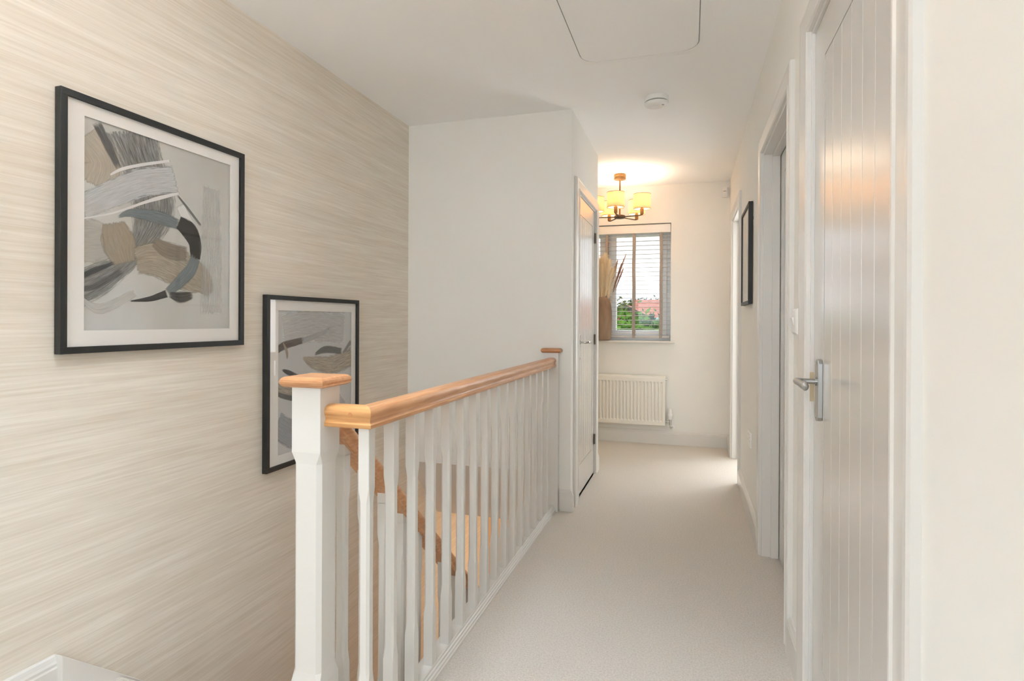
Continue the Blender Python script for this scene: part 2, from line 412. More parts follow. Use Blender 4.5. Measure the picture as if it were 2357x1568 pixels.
# door_1: nearest door on the right, closed
d1 = thing('door_1', (XR, 1.5, 0), 'nearest pale grey boarded door on the right with long steel backplate', 'door', kind='structure')
M1 = door_frame_matrix(XR, D1[0], -1); W1 = D1[1]-D1[0]
architrave(M1, W1, D1[2], d1, .07, outer_l=.104, outer_r=.1)
lining(M1, W1, D1[2], .12, d1)
leaf(M1, .014, W1-.014, .008, D1[2]-.014, .0065, d1, .08, .0882, 6, .197, 1.856)
lever_handle(M1, 1.762-D1[0], .972, .0065, -1, d1, zoff=.023)
b = MB(M1); b.box(W1-.0122, W1-.0108, -.004, .024, .905, .99); b.build('striker', M_BRASSY, d1)
# door_2: set deep in its lining, opens away
d2 = thing('door_2', (XR, 2.64, 0), 'second door on the right, set back in a deep white lining', 'door', kind='structure')
M2 = door_frame_matrix(XR, D2[0], -1); W2 = D2[1]-D2[0]
architrave(M2, W2, D2[2], d2, .075)
lining(M2, W2, D2[2], .12, d2, stop=(.038, .072))
leaf(M2, .014, W2-.014, .008, D2[2]-.014, .074, d2, .12, .0926, 6, .197, 1.83)
# door_3: open bedroom doorway
d3 = thing('door_3', (XR, 4.73, 0), 'far open doorway on the right letting daylight onto the carpet', 'door', kind='structure')
M3 = door_frame_matrix(XR, D3[0], -1); W3 = D3[1]-D3[0]
architrave(M3, W3, D3[2], d3, .07)
lining(M3, W3, D3[2], .12, d3, stop=(.038, .072))
ML = Matrix(((1, 0, 0, XRO+.01), (0, 1, 0, D3[0]-.045), (0, 0, 1, 0), (0, 0, 0, 1)))
leaf(ML, 0, .74, .008, 1.95, 0, d3, .1, .09, 6, .197, 1.83)
# door_4: cupboard door
d4 = thing('door_4', (XB, 3.95, 0), 'narrow pale grey cupboard door on the left with three steel hinges', 'door', kind='structure')
M4 = door_frame_matrix(XB, D4[0], 1); W4 = D4[1]-D4[0]
architrave(M4, W4, D4[2], d4, .065, outer_l=.12, outer_r=.07)
lining(M4, W4, D4[2], .1, d4)
leaf(M4, .014, W4-.014, .012, D4[2]-.014, .004, d4, .1, .0813, 6, .2, 1.825)
lever_handle(M4, .055, 1.0, .004, 1, d4, plate=(.03, .17), m_plate=M_CHROME, m_lever=M_CHROME, zoff=.03)
for z in (.26, 1.0, 1.75): hinge(M4, W4-.012, .002, z, d4)

# ------------------------------------------------------------------ window
w1 = thing('window_1', (-.765, YF+.15, .955), 'white framed two-light window in the end wall behind the blind', 'window', kind='structure')
YW = 5.66
b = MB()
b.box(WX0, WX1, YW, YW+.06, WZ0, WZ0+.04); b.box(WX0, WX1, YW, YW+.06, WZ1-.04, WZ1)
b.box(WX0, WX0+.04, YW, YW+.06, WZ0+.04, WZ1-.04); b.box(WX1-.04, WX1, YW, YW+.06, WZ0+.04, WZ1-.04)
b.box(-.79, -.74, YW, YW+.06, WZ0+.04, WZ1-.04)
b.build('window_frame', M_UPVC, w1, bevel=.004)
for x0, x1 in ((WX0+.04, -.79), (-.74, WX1-.04)):
    b = MB(); z0, z1 = WZ0+.04, WZ1-.04; t_ = .055
    b.box(x0, x1, YW-.015, YW+.045, z0, z0+t_); b.box(x0, x1, YW-.015, YW+.045, z1-t_, z1)
    b.box(x0, x0+t_, YW-.015, YW+.045, z0+t_, z1-t_); b.box(x1-t_, x1, YW-.015, YW+.045, z0+t_, z1-t_)
    s_ = b.build('sash', M_UPVC, w1, bevel=.004)
    b = MB(); b.box(x0+t_-.005, x1-t_+.005, YW+.012, YW+.018, z0+t_-.005, z1-t_+.005); b.build('pane', M_GLASS, s_)
b = MB()
b.prism([(YF+.3, WZ0-.022), (YF+.3, WZ0), (5.494, WZ0), (5.4885, WZ0-.003), (5.486, WZ0-.011), (5.4885, WZ0-.019), (5.494, WZ0-.022)], 'x', WX0+.001, WX1-.001)
b.prism([(YF, WZ0-.022), (YF, WZ0), (5.494, WZ0), (5.4885, WZ0-.003), (5.486, WZ0-.011), (5.4885, WZ0-.019), (5.494, WZ0-.022)], 'x', WX0-.037, WX0)
b.prism([(YF, WZ0-.022), (YF, WZ0), (5.494, WZ0), (5.4885, WZ0-.003), (5.486, WZ0-.011), (5.4885, WZ0-.019), (5.494, WZ0-.022)], 'x', WX1, WX1+.037)
b.build('window_sill', M_TRIM, w1)
w2 = thing('added_rear_window', (-.75, REARY-.1, .55), 'wide white framed window added behind the viewpoint as a light source', 'window', kind='structure')  # unseen window, added to go with the rear fill lamp
b = MB()
for x0, x1 in ((-1.75, -1.68), (.18, .25), (-.785, -.715)): b.box(x0, x1, REARY-.17, REARY-.1, .55, 2.25)
b.box(-1.68, .18, REARY-.17, REARY-.1, .55, .62); b.box(-1.68, .18, REARY-.17, REARY-.1, 2.18, 2.25)
b.build('window_frame', M_UPVC, w2)

# ------------------------------------------------------------------ venetian blind
bl = thing('venetian_blind', (-.765, 5.575, WZ1), 'pale horizontal slat blind with taupe tapes hanging in the window', 'blind')
YV = 5.575
b = MB(); b.box(WX0+.004, WX1-.004, YV-.036, YV-.022, 1.965, WZ1-.008)
b.box(WX0+.004, WX1-.004, YV-.022, YV+.03, 2.0, WZ1-.01)
b.build('valance', M_WHITE, bl, bevel=.003)
ZS0, PS, NS = 1.003, .0415, 23
for k in range(NS):
    z = ZS0+.02+k*PS
    b = MB(); tilt = math.radians(2.0 if k < NS-1 else 12)
    pr = []
    for i in range(7):
        a = -.025+.05*i/6; pr.append((YV+a*math.cos(tilt), z+a*math.sin(tilt)+.0012*(1-(a/.025)**2)))
    pr = pr+[(y, zz-.0026) for y, zz in reversed(pr)]
    b.prism(pr, 'x', WX0+.008, WX1-.008); b.build('slat', M_SLAT, bl)
b = MB(); b.box(WX0+.008, WX1-.008, YV-.025, YV+.025, ZS0-.022, ZS0-.006); b.build('bottom_rail', M_SLAT, bl, bevel=.003)
for x in (-1.27, -1.02, -.765, -.512, -.262):
    b = MB(); rings = []
    hw = .0135
    for sgn, yo in ((-1, YV-.0275), (1, YV+.0275)):
        pts = []
        for i in range(40):
            z = ZS0-.025+(1.966-ZS0+.025)*i/39
            pts.append((yo+.001*math.sin(i*2.1), z, x+.0015*math.sin(i*.35+x*9)))
        vs = []
        for y, z, xx in pts: vs += [(xx-hw, y-.0006, z), (xx+hw, y-.0006, z), (xx+hw, y+.0006, z), (xx-hw, y+.0006, z)]
        b.loft([vs[i*4:i*4+4] for i in range(40)])
    b.box(x-hw, x+hw, YV-.028, YV+.028, ZS0-.0255, ZS0-.0225)
    b.build('ladder_tape', M_STRAP, bl)

# ------------------------------------------------------------------ radiator
rd = thing('radiator', (-.765, YF-.06, .18), 'white ribbed panel radiator on the end wall under the window', 'radiator')
RX0, RX1, RZ0, RZ1, RY = -1.317, -.213, .175, .632, 5.462
b = MB(); prof = []
NR = 33; pitch = (RX1-RX0-.05)/NR
cols = [(RX0, 0), (RX0+.012, -.0)]
x = RX0+.025
for k in range(NR):
    cols += [(x, 0), (x+pitch*.22, .0), (x+pitch*.36, .009), (x+pitch*.80, .009), (x+pitch*.94, 0)]
    x += pitch
cols += [(RX1-.012, 0), (RX1, 0)]
levels = [(RZ0, None), (RZ0+.006, None), (RZ0+.038, 0), (RZ0+.05, 1), (RZ1-.065, 1), (RZ1-.052, 0), (RZ1-.02, None), (RZ1-.006, None), (RZ1, None)]
vs = []
for zi, (z, mode) in enumerate(levels):
    for xx, d in cols:
        off = d if mode == 1 else 0
        if zi in (0,): off = .008
        if zi == len(levels)-1: off = .014
        if zi == len(levels)-2: off = .004
        vs.append((xx, RY+off, z))
nC = len(cols); fs = []
for i in range(len(levels)-1):
    for j in range(nC-1): fs.append((i*nC+j, i*nC+j+1, (i+1)*nC+j+1, (i+1)*nC+j))
b.add(vs, fs)
b.box(RX0, RX1, RY+.015, RY+.034, RZ0, RZ1); b.box(RX1-.001, RX1+.0005, RY, RY+.034, RZ0, RZ1-.002); b.box(RX0-.0005, RX0+.001, RY, RY+.034, RZ0, RZ1-.002)
b.build('panel', M_RAD, rd)
b = MB(); b.box(RX0, RX1, RY+.012, RY+.052, RZ1-.004, RZ1+.002); b.build('top_grille', M_RAD, rd)
for x in (RX0+.1, RX1-.13): b = MB(); b.box(x, x+.03, RY+.034, YF-.002, RZ0+.05, RZ1-.05); b.build('bracket', M_RAD, rd)
b = MB(); b.tube([(RX1, RY+.02, RZ1-.032), (RX1+.012, RY+.02, RZ1-.032)], .006, 12); b.build('bleed_plug', M_CHROME, rd)
b = MB(); VX = RX1+.042; VZ = .215
b.tube([(RX1, RY+.02, VZ), (VX, RY+.02, VZ)], .008, 12); b.tube([(RX1+.006, RY+.02, VZ), (RX1+.018, RY+.02, VZ)], .012, 6)
b.tube([(VX, RY+.02, VZ-.028), (VX, RY+.02, VZ+.028)], .0115, 14); b.tube([(VX, RY+.02, VZ-.03), (VX, RY+.02, VZ-.05), (VX+.012, RY+.035, VZ-.056), (VX+.016, YF-.008, VZ-.056)], .007, 10)
v_ = b.build('valve', M_CHROME, rd, smooth=True)
b = MB(); b.lathe([(.013, .022), (.018, .026), (.0185, .05), (.021, .056), (.021, .072), (.016, .078), (.0165, .11), (.014, .118), (.004, .12)], (VX, RY+.02, VZ), 20)
for k in range(8):
    a = k*PI/4; b.box(VX+.0155*math.cos(a)-.002, VX+.0155*math.cos(a)+.002, RY+.02+.0155*math.sin(a)-.002, RY+.02+.0155*math.sin(a)+.002, VZ+.08, VZ+.112)
b.build('thermostatic_head', M_WHITE, v_, smooth=True)
b = MB(); b.lathe([(.024, 0), (.024, .002), (.018, .006)], (0, 0, 0), 20)
b2 = MB(Matrix.Translation((VX+.016, YF-.001, VZ-.056)) @ Matrix.Rotation(PI/2, 4, 'X')); b2.lathe([(.024, 0), (.024, .002), (.016, .006)], (0, 0, 0), 20); b2.build('pipe_collar', M_WHITE, rd)

# ------------------------------------------------------------------ motion sensor, smoke alarm, loft hatch
ps = thing('motion_sensor', (.3, YF-.02, 2.25), 'small white alarm motion sensor high in the far right corner', 'sensor')
MS = Matrix.Translation((.298, YF-.004, 2.294)) @ Matrix.Rotation(math.radians(-14), 4, 'Z')
b = MB(MS); b.prism([(-.026, 0), (.026, 0), (.026, -.018), (.018, -.032), (-.018, -.032), (-.026, -.018)], 'z', -.045, .045)
b.build('sensor_body', M_WHITE, ps, bevel=.006, seg=3)
b = MB(MS); b.loft([[(-.015, -.031, -.034), (.015, -.031, -.034), (.015, -.031, .004), (-.015, -.031, .004)], [(-.012, -.037, -.028), (.012, -.037, -.028), (.012, -.037, .0), (-.012, -.037, .0)]]); b.build('lens', M_WHITE, ps)
b = MB(MS); b.box(-.013, .013, -.0335, -.0315, .008, .012); b.build('indicator_slot', M_SLOT, ps)

sa = thing('smoke_alarm', (-.187, 3.355, H), 'round white smoke alarm fixed to the ceiling', 'smoke alarm')
b = MB(); c0 = (-.187, 3.355, H)
b.lathe([(.066, 0), (.067, -.004), (.067, -.024), (.064, -.026)], c0, 48); b.build('alarm_base', M_WHITE, sa, smooth=True)
b = MB(); b.lathe([(.060, -.024), (.060, -.032)], c0, 48); b.build('vent_slot', M_SLOT, sa, smooth=True)
b = MB(); b.lathe([(.062, -.030), (.066, -.032), (.066, -.040), (.062, -.046), (.045, -.051), (.02, -.053), (.018, -.0515), (.017, -.0530), (.002, -.0535)], c0, 48); b.build('alarm_cover', M_WHITE, sa, smooth=True)
b = MB()
for a in (.7,): b.box(c0[0]+.030, c0[0]+.041, c0[1]-.022, c0[1]-.016, H-.0525, H-.0495)
b.build('indicator_window', M_SLOT, sa)

lh = thing('loft_hatch', (-.237, 2.44, H), 'rounded white loft hatch in the ceiling', 'hatch')
def rrect(x0, x1, y0, y1, r_, n_=8):
    o = []
    for cx, cy, a0 in ((x1-r_, y1-r_, 0), (x0+r_, y1-r_, 90), (x0+r_, y0+r_, 180), (x1-r_, y0+r_, 270)):
        for i in range(n_+1):
            a = math.radians(a0+90*i/n_); o.append((cx+r_*math.cos(a), cy+r_*math.sin(a)))
    return o
HX0, HX1, HY0, HY1 = -.506, .032, 2.06, 2.80
def framering(b, o1, o2, o3, z1, z2, z3):
    n_ = len(o1)
    vs = [(x, y, z1) for x, y in o1]+[(x, y, z2) for x, y in o2]+[(x, y, z3) for x, y in o3]
    fs = []
    for k in range(2):
        for i in range(n_):
            j = (i+1) % n_; fs.append((k*n_+i, k*n_+j, (k+1)*n_+j, (k+1)*n_+i))
    b.add(vs, fs)
b = MB(); g = .0022
framering(b, rrect(HX0-.05, HX1+.05, HY0-.05, HY1+.05, .13), rrect(HX0-.028, HX1+.028, HY0-.028, HY1+.028, .11), rrect(HX0-g, HX1+g, HY0-g, HY1+g, .085), H, H-.0025, H-.0065)
framering(b, rrect(HX0-g, HX1+g, HY0-g, HY1+g, .085), rrect(HX0-g, HX1+g, HY0-g, HY1+g, .085), rrect(HX0-g, HX1+g, HY0-g, HY1+g, .085), H-.0065, H-.004, H-.0005)
b.build('hatch_frame', M_CEIL, lh)
b = MB(); framering(b, rrect(HX0+.03, HX1-.03, HY0+.03, HY1-.03, .06), rrect(HX0+.003, HX1-.003, HY0+.003, HY1-.003, .082), rrect(HX0, HX1, HY0, HY1, .083), H-.0085, H-.0075, H-.001)
b.add([(x, y, H-.0085) for x, y in rrect(HX0+.03, HX1-.03, HY0+.03, HY1-.03, .06)], [tuple(range(36))])
b.build('hatch_lid', M_CEIL, lh)
b = MB(); framering(b, rrect(HX0-g-.001, HX1+g+.001, HY0-g-.001, HY1+g+.001, .086), rrect(HX0-.0005, HX1+.0005, HY0-.0005, HY1+.0005, .083), rrect(HX0-.0003, HX1+.0003, HY0-.0003, HY1+.0003, .083), H-.0012, H-.0012, H-.001)
b.build('seal', M_SLOT, lh)

# ------------------------------------------------------------------ light switch and socket
sw = thing('light_switch', (XR, 2.09, 1.137), 'white rocker light switch between the two nearer doors', 'switch')
MW = Matrix(((0, 1, 0, XR), (1, 0, 0, 2.1), (0, 0, 1, 1.137), (0, 0, 0, 1)))
b = MB(MW); b.loft([[(-.043, 0, -.043), (.043, 0, -.043), (.043, 0, .043), (-.043, 0, .043)], [(-.043, -.005, -.043), (.043, -.005, -.043), (.043, -.005, .043), (-.043, -.005, .043)], [(-.036, -.011, -.036), (.036, -.011, -.036), (.036, -.011, .036), (-.036, -.011, .036)]]); b.build('switch_plate', M_WHITE, sw, bevel=.0015)
b = MB(MW); b.prism([(-.011, -.014), (-.0185, .012), (-.011, .0145)], 'x', -.012, .012); b.build('rocker', M_WHITE, sw, bevel=.0008)
sk = thing('wall_socket', (XR, 3.6, .46), 'white double socket low on the right wall below the hanging frame', 'socket')
MK = Matrix(((0, 1, 0, XR), (1, 0, 0, 3.6), (0, 0, 1, .46), (0, 0, 0, 1)))
b = MB(MK); b.loft([[(-.073, 0, -.043), (.073, 0, -.043), (.073, 0, .043), (-.073, 0, .043)], [(-.073, -.005, -.043), (.073, -.005, -.043), (.073, -.005, .043), (-.073, -.005, .043)], [(-.067, -.010, -.037), (.067, -.010, -.037), (.067, -.010, .037), (-.067, -.010, .037)]]); b.build('socket_plate', M_WHITE, sk, bevel=.0015)
for x in (-.036, .036):
    b = MB(MK); b.box(x-.002, x+.002, -.0104, -.0098, .008, .016); b.build('pin_slot', M_SLOT, sk)
    for s_ in (-1, 1): b = MB(MK); b.box(x+s_*.011-.003, x+s_*.011+.003, -.0104, -.0098, -.012, -.009); b.build('pin_slot', M_SLOT, sk)
for x in (-.012, .012): b = MB(MK); b.box(x-.005, x+.005, -.013, -.0098, .012, .028); b.build('socket_rocker', M_WHITE, sk)

# ------------------------------------------------------------------ pictures
def stroke_mat(name, rgb, alpha, streaky, seed):
    m = bpy.data.materials.new(name); m.use_nodes = True; n = m.node_tree; b = n.nodes['Principled BSDF']
    b.inputs['Roughness'].default_value = .8
    t = n.nodes.new('ShaderNodeUVMap'); t.uv_map = 'UVMap'; mp = n.nodes.new('ShaderNodeMapping')
    mp.inputs['Scale'].default_value = (3.0, 34, 1); mp.inputs['Location'].default_value = (seed*3.7, seed*1.3, 0)
    z = n.nodes.new('ShaderNodeTexNoise'); z.inputs['Scale'].default_value = 1; z.inputs['Detail'].default_value = 4; z.inputs['Roughness'].default_value = .65
    n.links.new(t.outputs[0], mp.inputs[0]); n.links.new(mp.outputs[0], z.inputs[0])
    r = n.nodes.new('ShaderNodeValToRGB'); lo = tuple(max(0, c-38*streaky) for c in rgb); hi = tuple(min(235, c+50*streaky) for c in rgb)
    r.color_ramp.elements[0].position = .34; r.color_ramp.elements[0].color = s2l(lo)
    r.color_ramp.elements[1].position = .66; r.color_ramp.elements[1].color = s2l(hi)
    n.links.new(z.outputs[0], r.inputs[0]); n.links.new(r.outputs[0], b.inputs['Base Color'])
    # ragged edge: alpha falls near v=0/1 and u=0/1, broken by the streak noise
    sx = n.nodes.new('ShaderNodeSeparateXYZ'); n.links.new(t.outputs[0], sx.inputs[0])
    def mth(op, a, c=None, d=None):
        q = n.nodes.new('ShaderNodeMath'); q.operation = op
        for i, v in enumerate((a, c, d)):
            if v is None: continue
            if isinstance(v, (int, float)): q.inputs[i].default_value = v
            else: n.links.new(v, q.inputs[i])
        return q.outputs[0]
    ev = mth('SUBTRACT', .5, mth('ABSOLUTE', mth('SUBTRACT', sx.outputs[1], .5)))   # 0 at the edge, .5 at the middle
    t2 = n.nodes.new('ShaderNodeUVMap'); t2.uv_map = 'Ends'; sx2 = n.nodes.new('ShaderNodeSeparateXYZ'); n.links.new(t2.outputs[0], sx2.inputs[0])
    eu = sx2.outputs[0]      # metres*8 to the nearer end of the stroke
    z3 = n.nodes.new('ShaderNodeTexNoise'); z3.inputs['Scale'].default_value = 7; z3.inputs['Detail'].default_value = 5
    n.links.new(t.outputs[0], z3.inputs[0])
    soft = .05+.12*streaky
    k = mth('ADD', ev, mth('MULTIPLY', mth('SUBTRACT', z.outputs[0], .5), .5*streaky+.1))
    k = mth('ADD', k, mth('MULTIPLY', mth('SUBTRACT', z3.outputs[0], .5), .12))
    k = mth('MINIMUM', k, mth('ADD', eu, mth('MULTIPLY', mth('SUBTRACT', z.outputs[0], .52), .9*streaky+.15)))
    k = mth('MULTIPLY', k, 1/soft); q = n.nodes.new('ShaderNodeClamp'); n.links.new(k, q.inputs[0])
    a = mth('MULTIPLY', q.outputs[0], alpha)
    if streaky > .3:
        q2 = n.nodes.new('ShaderNodeMapRange'); q2.inputs[1].default_value = .36; q2.inputs[2].default_value = .52
        q2.inputs[3].default_value = 1-.5*streaky; q2.inputs[4].default_value = 1
        z4 = n.nodes.new('ShaderNodeTexNoise'); z4.inputs['Scale'].default_value = 1; z4.inputs['Detail'].default_value = 3
        mp2 = n.nodes.new('ShaderNodeMapping'); mp2.inputs['Scale'].default_value = (1.4, 60, 1); mp2.inputs['Location'].default_value = (seed, 4+seed, 0)
        n.links.new(t.outputs[0], mp2.inputs[0]); n.links.new(mp2.outputs[0], z4.inputs[0]); n.links.new(z4.outputs[0], q2.inputs[0])
        a = mth('MULTIPLY', a, q2.outputs[0])
    n.links.new(a, b.inputs['Alpha'])
    return m
def spline(pts, n_=28):
    out = []
    P = [pts[0]]+list(pts)+[pts[-1]]
    for i in range(1, len(P)-2):
        for k in range(n_):
            t_ = k/n_
            out.append([.5*((2*P[i][j])+(-P[i-1][j]+P[i+1][j])*t_+(2*P[i-1][j]-5*P[i][j]+4*P[i+1][j]-P[i+2][j])*t_*t_+(-P[i-1][j]+3*P[i][j]-3*P[i+1][j]+P[i+2][j])*t_**3) for j in range(3)])
    out.append(list(P[-2])); return out
def picture(name, label, x_wall, sgn, y0, y1, z0, z1, depth, bar, mount, strokes, bgc, bgc2, mirror=False, group=None):
    """sgn +1: hangs on the left wall facing +X"""
    t = thing(name, (x_wall, (y0+y1)/2, z0), label, 'picture')
    X = lambda d: x_wall+sgn*d
    def bx(b, d0, d1, a, c, e, f):
        xs = sorted((X(d0), X(d1))); b.box(xs[0], xs[1], a, c, e, f)
    b = MB()
    bx(b, .003, depth, y0, y1, z0, z0+bar); bx(b, .003, depth, y0, y1, z1-bar, z1)
    bx(b, .003, depth, y0, y0+bar, z0+bar, z1-bar); bx(b, .003, depth, y1-bar, y1, z0+bar, z1-bar)
    b.build('picture_frame', M_BLACK, t, bevel=.0008)
    b = MB(); bx(b, .001, .004, y0+.004, y1-.004, z0+.004, z1-.004); b.build('backing_board', M_BACKING, t)
    dm = depth-.011
    my0, my1, mz0, mz1 = mount
    b = MB()
    bx(b, dm-.003, dm, y0+bar-.002, y1-bar+.002, z0+bar-.002, mz0); bx(b, dm-.003, dm, y0+bar-.002, y1-bar+.002, mz1, z1-bar+.002)
    bx(b, dm-.003, dm, y0+bar-.002, my0, mz0, mz1); bx(b, dm-.003, dm, my1, y1-bar+.002, mz0, mz1)
    b.build('mount', M_MOUNT, t)
    # print: painted ground and its brush strokes in one mesh
    dp = dm-.0032
    mb = MB(); mb.uv = []; mats = []
    m = mat(name+'_ground', bgc, .85, var=bgc2, scale=2.2, stretch=(1, 1.6, .8), detail=6, ramp=(.35, .68)); mats.append(m)
    e_ = .004
    mb.cur = 0; mb.add([(X(dp-.002), my0-e_, mz0-e_), (X(dp-.002), my1+e_, mz0-e_), (X(dp-.002), my1+e_, mz1+e_), (X(dp-.002), my0-e_, mz1+e_)], [(0, 1, 2, 3)]); mb.uv += [(0, 0), (1, 0), (1, 1), (0, 1)]
    Wd, Hg = my1-my0, mz1-mz0
    for si, (pts, col, al, st) in enumerate(strokes):
        mats.append(stroke_mat('%s_paint_%d' % (name, si), col, al, st, si+1)); mb.cur = len(mats)-1
        Lt = 0; sp = spline([(my0+u*Wd, mz0+v*Hg, w_) for u, v, w_ in pts]); L = 0; N = 8
        d = dp-.0019+.00006*si; rows = []; Lt = sum(math.hypot(sp[i][0]-sp[i-1][0], sp[i][1]-sp[i-1][1]) for i in range(1, len(sp)))
        for i, (yy, zz, ww) in enumerate(sp):
            a = sp[max(i-1, 0)]; c = sp[min(i+1, len(sp)-1)]
            dy, dz = c[0]-a[0], c[1]-a[1]; l = math.hypot(dy, dz) or 1; ny, nz_ = -dz/l, dy/l
            if i: L += math.hypot(yy-sp[i-1][0], zz-sp[i-1][1])
            for k in range(N+1):
                s_ = (k/N-.5)*ww
                py = min(max(yy+ny*s_, my0-e_), my1+e_); pz = min(max(zz+nz_*s_, mz0-e_), mz1+e_)
                rows.append((X(d), py, pz)); mb.uv.append((L*6, k/N, min(L, Lt-L)*14))
        fs = []
        for i in range(len(sp)-1):
            for k in range(N): fs.append((i*(N+1)+k, i*(N+1)+k+1, (i+1)*(N+1)+k+1, (i+1)*(N+1)+k))
        mb.add(rows, fs)
    pr = mb.build('print', mats, t)
    b = MB(); bx(b, depth-.006, depth-.004, y0+bar-.002, y1-bar+.002, z0+bar-.002, z1-bar+.002); b.build('glazing', M_GLASS, t)
    return t
P1 = [
 ([(-0.009, 0.899, 0.13), (0.09, 0.803, 0.15), (0.06, 0.684, 0.13)], (190, 181, 166), 0.8, 0.25),
 ([(-0.019, 0.414, 0.1426), (0.092, 0.427, 0.1363), (0.186, 0.438, 0.0701)], (200, 195, 186), 0.6, 0.25),
 ([(0.272, 1.011, 0.2097), (0.319, 0.903, 0.1822), (0.379, 0.784, 0.1791), (0.416, 0.657, 0.181), (0.392, 0.557, 0.1488), (0.339, 0.456, 0.0916), (0.275, 0.374, 0.0779), (0.187, 0.303, 0.0818), (0.082, 0.243, 0.1076), (-0.053, 0.176, 0.1085)], (116, 116, 114), 0.95, 1.0),
 ([(0.069, 0.989, 0.0338), (0.131, 0.901, 0.0345), (0.196, 0.8, 0.0211)], (84, 84, 84), 0.9, 0.9),
 ([(-0.02, 0.566, 0.0713), (0.164, 0.668, 0.087), (0.343, 0.758, 0.0978), (0.569, 0.823, 0.1041)], (203, 206, 208), 0.85, 0.35),
 ([(0.142, 0.753, 0.0058), (0.217, 0.801, 0.0106), (0.343, 0.852, 0.011), (0.529, 0.916, 0.0103)], (228, 228, 228), 0.95, 0.2),
 ([(-0.02, 0.516, 0.0055), (0.164, 0.574, 0.007), (0.344, 0.654, 0.0098), (0.453, 0.7, 0.0139), (0.597, 0.753, 0.0092)], (226, 227, 228), 0.95, 0.2),
 ([(0.165, 0.53, 0.08), (0.2, 0.43, 0.125), (0.235, 0.33, 0.08)], (164, 153, 136), 0.85, 0.3),
 ([(0.298, 0.348, 0.0905), (0.442, 0.371, 0.132), (0.626, 0.326, 0.1453), (0.77, 0.273, 0.1097), (0.838, 0.201, 0.0349)], (170, 160, 144), 0.85, 0.4),
 ([(0.411, 0.464, 0.0374), (0.518, 0.427, 0.0642), (0.654, 0.42, 0.0532)], (142, 132, 119), 0.8, 0.5),
 ([(0.191, 0.556, 0.0059), (0.274, 0.591, 0.03), (0.454, 0.595, 0.0505), (0.591, 0.576, 0.0393)], (118, 127, 131), 0.85, 0.6),
 ([(0.597, 0.688, 0.0393), (0.639, 0.633, 0.0398), (0.71, 0.571, 0.0203)], (224, 224, 222), 0.9, 0.2),
 ([(0.577, 0.739, 0.0065), (0.652, 0.682, 0.0106), (0.761, 0.594, 0.0096)], (112, 112, 110), 0.9, 0.4),
 ([(0.585, 0.59, 0.05), (0.665, 0.555, 0.072), (0.712, 0.489, 0.06), (0.718, 0.395, 0.046)], (55, 52, 49), 1, 0.15),
 ([(0.722, 0.411, 0.0433), (0.675, 0.329, 0.0535), (0.586, 0.252, 0.0458), (0.507, 0.199, 0.0282)], (124, 132, 136), 0.9, 0.5),
 ([(0.507, 0.194, 0.0282), (0.394, 0.161, 0.0186), (0.265, 0.145, 0.003)], (58, 56, 54), 1, 0.15),
 ([(0.52, 0.189, 0.0193), (0.606, 0.177, 0.046), (0.7, 0.191, 0.0269)], (52, 50, 48), 0.9, 0.9),
 ([(-0.019, 0.245, 0.0165), (0.062, 0.285, 0.0191), (0.176, 0.333, 0.0105)], (60, 60, 60), 0.9, 1.0),
 ([(-0.019, 0.19, 0.0165), (0.082, 0.216, 0.0226), (0.22, 0.296, 0.0212)], (86, 86, 86), 0.7, 1.0),
 ([(-0.019, 0.16, 0.0066), (0.093, 0.103, 0.0341), (0.299, 0.19, 0.0241)], (205, 204, 200), 0.7, 0.5),
 ([(0.843, 0.837, 0.0838), (0.845, 0.406, 0.1118), (0.847, 0.083, 0.1048)], (210, 209, 205), 0.35, 0.4)]
P2 = [
 ([(0.059, 0.855, 0.1548), (0.388, 0.89, 0.1657), (0.893, 0.865, 0.1683)], (212, 212, 211), 0.5, 0.4),
 ([(-0.004, 0.724, 0.0353), (0.09, 0.757, 0.0396), (0.306, 0.784, 0.0326)], (98, 91, 86), 0.95, 0.7),
 ([(0.059, 0.781, 0.006), (0.106, 0.715, 0.018), (0.114, 0.657, 0.0096)], (176, 165, 150), 0.8, 0.5),
 ([(0.306, 0.782, 0.0288), (0.497, 0.821, 0.0286), (0.671, 0.862, 0.0202)], (178, 180, 181), 0.9, 0.5),
 ([(0.303, 0.658, 0.0125), (0.462, 0.609, 0.0711), (0.729, 0.583, 0.1021), (1.015, 0.631, 0.1146)], (176, 166, 150), 0.9, 0.8),
 ([(0.461, 0.674, 0.0129), (0.61, 0.705, 0.0399), (0.856, 0.682, 0.0348)], (96, 95, 92), 0.95, 0.8),
 ([(0.873, 0.665, 0.014), (1.007, 0.759, 0.0286)], (140, 140, 138), 0.9, 0.8),
 ([(0.048, 0.589, 0.0059), (0.123, 0.563, 0.0266), (0.253, 0.521, 0.0223)], (72, 68, 65), 0.9, 1.0),
 ([(-0.01, 0.456, 0.0646), (0.254, 0.401, 0.0806), (0.575, 0.357, 0.0793)], (172, 164, 150), 0.85, 0.8),
 ([(-0.01, 0.429, 0.02), (0.156, 0.379, 0.0267), (0.575, 0.306, 0.0264)], (98, 98, 98), 0.9, 0.9),
 ([(-0.009, 0.22, 0.1174), (0.19, 0.114, 0.1347), (0.577, 0.029, 0.1719)], (172, 177, 184), 0.8, 0.35),
 ([(0.772, 0.315, 0.0686), (0.898, 0.235, 0.0421)], (205, 205, 205), 0.8, 0.5)]
picture('framed_print', 'larger black framed abstract print nearest the stair head, with sweeping grey strokes', XL, 1, 1.203, 1.92, 1.032, 1.806, .027, .02, (1.279, 1.855, 1.1, 1.746), P1, (206, 208, 208), (192, 190, 184))
picture('framed_print', 'lower black framed abstract print partly hidden behind the front newel post', XL, 1, 2.053, 2.773, .472, 1.243, .027, .02, (2.137, 2.716, .532, 1.177), P2, (208, 209, 210), (196, 198, 200))
